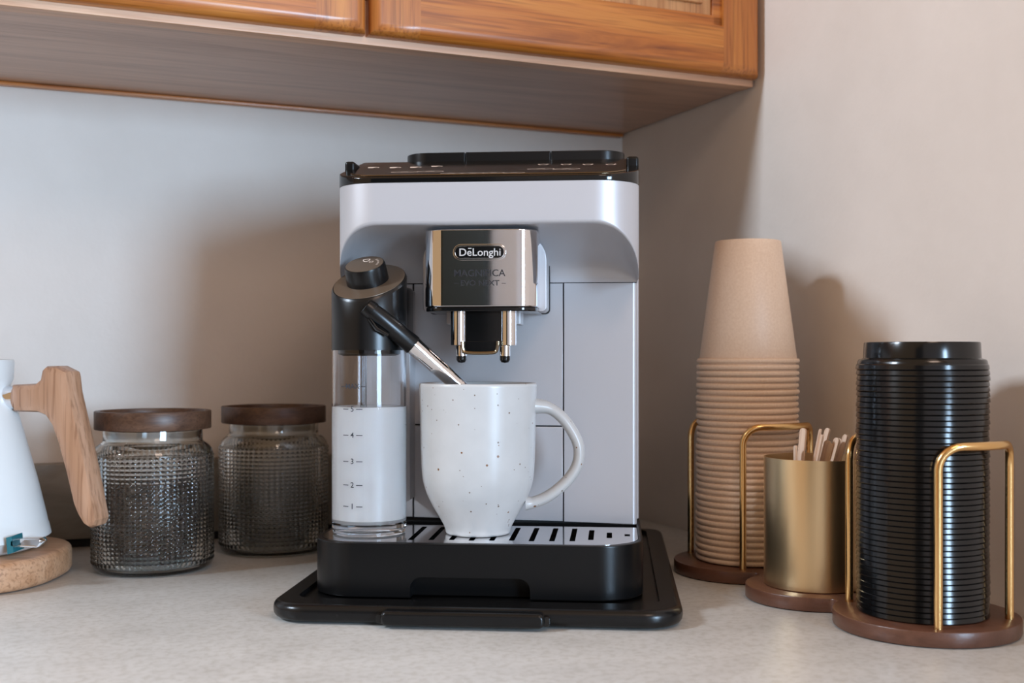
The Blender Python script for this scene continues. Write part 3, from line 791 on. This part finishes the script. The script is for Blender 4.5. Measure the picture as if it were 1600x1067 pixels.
# ------------------------------------------------------------------ kettle on its wooden stand
KX, KY = -0.502, 1.040
def kz(py): return H-(py-HZ)/F*KY
stand = tag(obj('kettle_stand', mesh_of(prism([(0.094*math.copysign(abs(cos(2*pi*k/64))**0.8, cos(2*pi*k/64)), 0.094*math.copysign(abs(sin(2*pi*k/64))**0.8, sin(2*pi*k/64))) for k in range(64)], 0.0005, 0.026, 0.006, 4), 40), 'beech_stub', None, (KX, KY, 0)),
            'round light wooden stand under the white kettle', 'kettle stand')
ket = empty('kettle', (KX, KY, 0.0262))
tag(ket, 'white conical electric kettle with angular wooden handle, cut off by the left edge', 'kettle')
Zk = 0.0262
def kr(px): return (px-800)/F*KY - KX
prof = [(0, 0.0012), (0.066, 0.0012), (0.0725, 0.004), (0.0765, 0.010), (kr(70), kz(838)-Zk), (kr(66.5), kz(822)-Zk), (kr(65.5), kz(821)-Zk), (kr(63), kz(808)-Zk), (kr(50), kz(752)-Zk), (kr(36), kz(700)-Zk), (kr(21), kz(645)-Zk), (kr(12), kz(615)-Zk), (kr(10), kz(602)-Zk), (kr(14), kz(592)-Zk), (kr(15.5), kz(566)-Zk), (kr(14), kz(562)-Zk), (kr(0), kz(561)-Zk), (0, kz(560)-Zk)]
obj('body', mesh_of(lathe(prof, 72), 40), 'white_enamel', ket)
obj('seam_ring', mesh_of(lathe([(0.0764, 0.0125), (0.0772, 0.0125), (0.0772, 0.0131), (0.0764, 0.0131)], 64, closed=True), 40), 'ink_grey', ket)
def kp(px, py, dy=0.0): q_ = ray(px, py, KY); return Vector((q_.x-KX, dy, q_.z-Zk))
obj('handle_collar', mesh_of(tube([kp(-10, 621), kp(24, 621)], 0.0105, 20)), 'chrome', ket)
ol = [(22, 601), (62, 599), (71, 592), (74, 578), (80, 572), (98, 571.5), (117, 580), (119, 588), (122, 612), (136, 668), (151, 732), (163, 788), (167, 808), (163, 818), (154, 821), (144, 815), (134, 800), (127, 784), (113, 730), (101, 690), (91, 664), (80, 649), (66, 643.5), (25, 643)]
pts = []
for a_, b_ in ol:
    q_ = kp(a_, b_); pts.append((q_.x, q_.z))
hb = swap_yz(prism(pts, -0.0135, 0.0135, 0))
bmesh.ops.recalc_face_normals(hb, faces=hb.faces)
ed = [e for e in hb.edges if abs(e.verts[0].co.y-e.verts[1].co.y) < 1e-6]
bmesh.ops.bevel(hb, geom=ed, offset=0.0072, segments=2, profile=0.55, affect='EDGES', clamp_overlap=True)
# turn the grip a little so its outer side shows
h_o = obj('handle', mesh_of(hb, 28), 'beech_grip', ket)
hc = kp(100, 690); h_o.matrix_local = Matrix.Translation((hc.x, 0, 0)) @ Matrix.Rotation(radians(-10), 4, 'Z') @ Matrix.Translation((-hc.x, 0, 0))
nb = swap_yz(prism([( kp(49, 826).x, kp(49, 826).z), (kp(57, 824).x, kp(57, 824).z), (kp(60, 848).x, kp(60, 848).z), (kp(51, 851).x, kp(51, 851).z)], -0.052, -0.03))
obj('switch_slot', nb, 'teal_plastic', ket)
sw = swap_yz(prism([(kp(54, 829).x, kp(54, 829).z), (kp(96, 828).x, kp(96, 828).z), (kp(100, 833).x, kp(100, 833).z), (kp(93, 841).x, kp(93, 841).z), (kp(54, 840).x, kp(54, 840).z)], -0.052, -0.036, 0.0012, 2))
obj('switch_lever', mesh_of(sw, 40), 'clear_plastic', ket)
obj('foot_stud', mesh_of(box(kr(33)-0.002, kr(33)+0.002, -0.066, -0.062, -0.0001, 0.004, 0.0008)), 'white_enamel', ket)

# ------------------------------------------------------------------ cup and lid stand
D1 = Vector((0.219, 1.077)); D2 = Vector((0.2515, 0.958)); D3 = Vector((0.307, 0.856))
ax = (D3-D1).normalized(); ang = math.atan2(ax.y, ax.x)
BZ = 0.0117; rho = 0.006
CC = []
for c_ in (D1, D2, D3):
    w_ = c_-D1; CC.append(Vector((w_.x*cos(ang)+w_.y*sin(ang), -w_.x*sin(ang)+w_.y*cos(ang))))
RR = (0.067, 0.0565, 0.0665)
def fillet(i, j, side):
    d = CC[j]-CC[i]; L = d.length; u = d/L; nrm_ = Vector((-u.y, u.x))*side
    d0, d1_ = RR[i]+rho, RR[j]+rho
    f_ = (L*L+d0*d0-d1_*d1_)/(2*L)
    return CC[i] + u*f_ + nrm_*sqrt(max(1e-9, d0*d0-f_*f_))
def arc(pts, c_, r, p_from, p_to, cw, n_):
    a0_ = math.atan2(p_from.y-c_.y, p_from.x-c_.x); a1_ = math.atan2(p_to.y-c_.y, p_to.x-c_.x)
    if cw and a1_ > a0_: a1_ -= 2*pi
    if not cw and a1_ < a0_: a1_ += 2*pi
    for k in range(n_+1):
        a_ = a0_+(a1_-a0_)*k/n_; pts.append((c_.x+r*cos(a_), c_.y+r*sin(a_)))
l01, l12, r01, r12 = fillet(0, 1, 1), fillet(1, 2, 1), fillet(0, 1, -1), fillet(1, 2, -1)
outl = []
arc(outl, CC[0], RR[0], r01, l01, True, 48); arc(outl, l01, rho, CC[0], CC[1], False, 8)
arc(outl, CC[1], RR[1], l01, l12, True, 20); arc(outl, l12, rho, CC[1], CC[2], False, 8)
arc(outl, CC[2], RR[2], l12, r12, True, 48); arc(outl, r12, rho, CC[2], CC[1], False, 8)
arc(outl, CC[1], RR[1], r12, r01, True, 20); arc(outl, r01, rho, CC[1], CC[0], False, 8)
clean = []
for p in outl[::-1]:
    if not clean or (abs(p[0]-clean[-1][0])+abs(p[1]-clean[-1][1])) > 1e-5: clean.append(p)
if (Vector(clean[0])-Vector(clean[-1])).length < 1e-5: clean.pop()
stand = empty('cup_stand', (D1.x, D1.y, 0.0), ang)
tag(stand, 'dark wooden stand of three joined discs with brass rails, beside the right wall', 'stand')
obj('base', mesh_of(prism(clean, 0.0005, BZ, 0.0012, 2), 40), 'walnut_board', stand)
def arch(c_, o0, o1):
    # inverted U whose top bar bows round the stack
    w_ = c_-D1; c2 = Vector((w_.x*cos(ang)+w_.y*sin(ang), -w_.x*sin(ang)+w_.y*cos(ang)))
    a0_ = math.atan2(o0[1], o0[0])-ang; a1_ = math.atan2(o1[1], o1[0])-ang; rr = 0.0575
    while a1_-a0_ > pi: a1_ -= 2*pi
    while a1_-a0_ < -pi: a1_ += 2*pi
    zt_, rc = 0.1385, 0.0165; L = rr*abs(a1_-a0_); sg = 1 if a1_ > a0_ else -1
    prof_ = [(0, BZ-0.002), (0, 0.07)] + [(rc*(1-cos(0.5*pi*k/7)), zt_-rc+rc*sin(0.5*pi*k/7)) for k in range(8)]
    prof_ += [(rc+(L-2*rc)*k/6, zt_) for k in range(1, 6)]
    prof_ += [(L-u_, z_) for u_, z_ in prof_[9:1:-1]] + [(L, 0.07), (L, BZ-0.002)]
    pts_ = [(c2.x+rr*cos(a0_+sg*u_/rr), c2.y+rr*sin(a0_+sg*u_/rr), z_) for u_, z_ in prof_]
    obj('rail', mesh_of(tube(pts_, 0.0031, 14), 40), 'brass', stand)
arch(D1, (-0.0145, -0.0565), (0.0545, -0.016)); arch(D1, (-0.0495, 0.036), (0.012, 0.060))
arch(D3, (-0.0115, -0.058), (0.052, -0.024)); arch(D3, (-0.0475, 0.035), (0.0115, 0.059))
# gold tin with stirrers
GR, GH = 0.0412, 0.1060
tin = tag(obj('stirrer_tin', mesh_of(lathe([(0, 0.0004), (GR-0.0006, 0.0004), (GR, 0.001), (GR, GH), (GR-0.0011, GH), (GR-0.0011, 0.0018), (0, 0.0018)], 72), 40), 'brushed_gold', None, (D2.x, D2.y, BZ)),
          'brushed gold metal cylinder holding wooden stirrers, on the middle disc', 'tin')
sticks = [(1242.8, 696, 1238.5, 0.928, 'short stirrer at the left edge of the gold cylinder, lower than its neighbour'),
          (1255.5, 669, 1246, 0.936, 'tall stirrer standing second from the left in the gold cylinder'),
          (1282, 670, 1263, 0.934, 'tall stirrer leaning right, third from the left in the gold cylinder'),
          (1285, 679, 1269.6, 0.930, 'stirrer fourth from the left, just below the tall leaning one'),
          (1294, 669, 1277.5, 0.950, 'tall stirrer leaning right behind the others at the middle'),
          (1294, 688, 1283, 0.938, 'short thin stirrer at the middle of the gold cylinder'),
          (1297.6, 692, 1288, 0.934, 'shortest thin stirrer right of the middle of the gold cylinder'),
          (1308.5, 684, 1295, 0.932, 'broad stirrer facing front, right of the middle of the gold cylinder'),
          (1312, 685, 1300.6, 0.944, 'stirrer half hidden behind the broad front-facing one'),
          (1322, 679, 1308, 0.936, 'stirrer leaning right against the left brass rail of the lid disc'),
          (1336, 690, 1328, 0.940, 'rightmost stirrer, seen between brass rail and black lids')]
for i, (tx, tyy, rx, D, lab) in enumerate(sticks):
    top = ray(tx, tyy, D+0.004); rim = ray(rx, 723, D)
    dv = (top-rim).normalized()
    zf_ = BZ+0.0042
    # follow the lean down to the floor of the tin but stay inside it
    bot = rim + dv*((zf_-rim.z)/dv.z)
    cxy = Vector((bot.x-D2.x, bot.y-D2.y))
    lim = GR-0.0075
    if cxy.length > lim: cxy = cxy.normalized()*lim; bot.x, bot.y = D2.x+cxy.x, D2.y+cxy.y
    v2 = Vector((top.x-bot.x, top.y-bot.y, top.z-bot.z)); Ln = v2.length
    wd = 0.0033 if i in (0, 1, 7, 10) else 0.0028
    b_ = swap_yz(prism(rrect(-wd, wd, 0, Ln, wd*0.9, 5), -0.0008, 0.0008))
    o = obj('wooden_stirrer', mesh_of(b_, 30), 'birch_stick', None)
    q_ = v2.to_track_quat('Z', 'Y')
    tw = random.uniform(-0.35, 0.35) if i not in (5, 6) else 0.7
    o.matrix_world = Matrix.Translation(bot) @ q_.to_matrix().to_4x4() @ Matrix.Rotation(pi+tw, 4, 'Z')
    tag(o, lab, 'stirrer', 'wooden stirrers in the gold cylinder')

# ------------------------------------------------------------------ stacked paper cups (upside down)
CH = 0.1135; CS = 0.0057; NCUP = 33
r0, r1 = 0.0465, 0.0304
rl = 0.0022                    # rolled rim radius
prof = []
for k in range(13):            # rolled rim, outside
    a = -pi*0.75 + 1.5*pi*k/12 + 0
    prof.append((r0-0.0010 + rl*0.75*cos(a), rl + rl*sin(a)))
prof = [(r0-0.0026, 0.0008)] + prof[3:] + [(r0-0.0018, 2*rl+0.0003), (r1, CH-0.0008), (r1-0.0006, CH), (r1-0.0016, CH), (r1-0.0022, CH-0.006), (0, CH-0.006), (0, CH-0.0064), (r1-0.0028, CH-0.0064), (r0-0.0028, 0.002)]
cupm = mesh_of(lathe(prof, 64, closed=False), 40)
for i in range(NCUP):
    z = BZ + 0.0008 + i*CS
    o = obj('paper_cup', cupm, 'kraft_paper', None, (D1.x + random.uniform(-0.0005, 0.0005) + 0.00004*i, D1.y+random.uniform(-0.0004, 0.0004), z))
    o.rotation_euler = (0, 0, random.uniform(0, 6))
    lab = ('upside-down kraft paper cup on top of the tall stack, its whole side showing' if i == NCUP-1 else
           'bottom kraft paper cup of the stack, its rim on the dark disc' if i == 0 else
           'kraft paper cup inside the tall stack, only its rolled rim showing')
    tag(o, lab, 'paper cup', 'kraft paper cups stacked upside down')

# ------------------------------------------------------------------ stacked black lids
LS = 0.00398; NL = 46
prof = [(0.0440, 0.0002), (0.0465, 0.0), (0.0470, 0.0005), (0.0466, 0.0034), (0.0460, 0.0040), (0.0456, 0.0062), (0.0448, 0.0074), (0.0424, 0.0080), (0.0416, 0.0086), (0.0411, 0.0192), (0.0407, 0.0202), (0.0399, 0.0202), (0.0395, 0.0192), (0.0388, 0.0150), (0, 0.0145),
        (0, 0.0139), (0.0382, 0.0142), (0.0391, 0.0185), (0.0404, 0.0185), (0.0407, 0.0080), (0.0420, 0.0074), (0.0446, 0.0062), (0.0450, 0.0030)]
lidm = mesh_of(lathe(prof, 72, closed=True), 32)
# a nested lid shows its flange only; its drum is inside the one above
drop = [(0.0440, 0.0002), (0.0465, 0.0), (0.0470, 0.0005), (0.0465, 0.0033), (0.0460, 0.0038), (0.0450, 0.0039), (0.0420, 0.0040), (0.0420, 0.0034), (0.0446, 0.0033), (0.0452, 0.0020)]
flm = mesh_of(lathe(drop, 72, closed=True), 32)
for i in range(NL):
    z = BZ + 0.0006 + i*LS
    topm = i == NL-1
    o = obj('cup_lid', lidm if topm else flm, 'black_lid', None,
            (D3.x-0.0025 + random.uniform(-0.0003, 0.0003) + (0.0002*sin(i*0.35)), D3.y + random.uniform(-0.0003, 0.0003), z))
    o.rotation_euler = (0, 0, random.uniform(0, 6))
    lab = ('black plastic lid on top of the lid stack, its raised rim showing' if topm else
           'bottom black plastic lid of the stack, resting on the front disc' if i == 0 else
           'black plastic lid inside the tall stack, only its thin flange showing')
    tag(o, lab, 'cup lid', 'black plastic lids stacked on the stand')
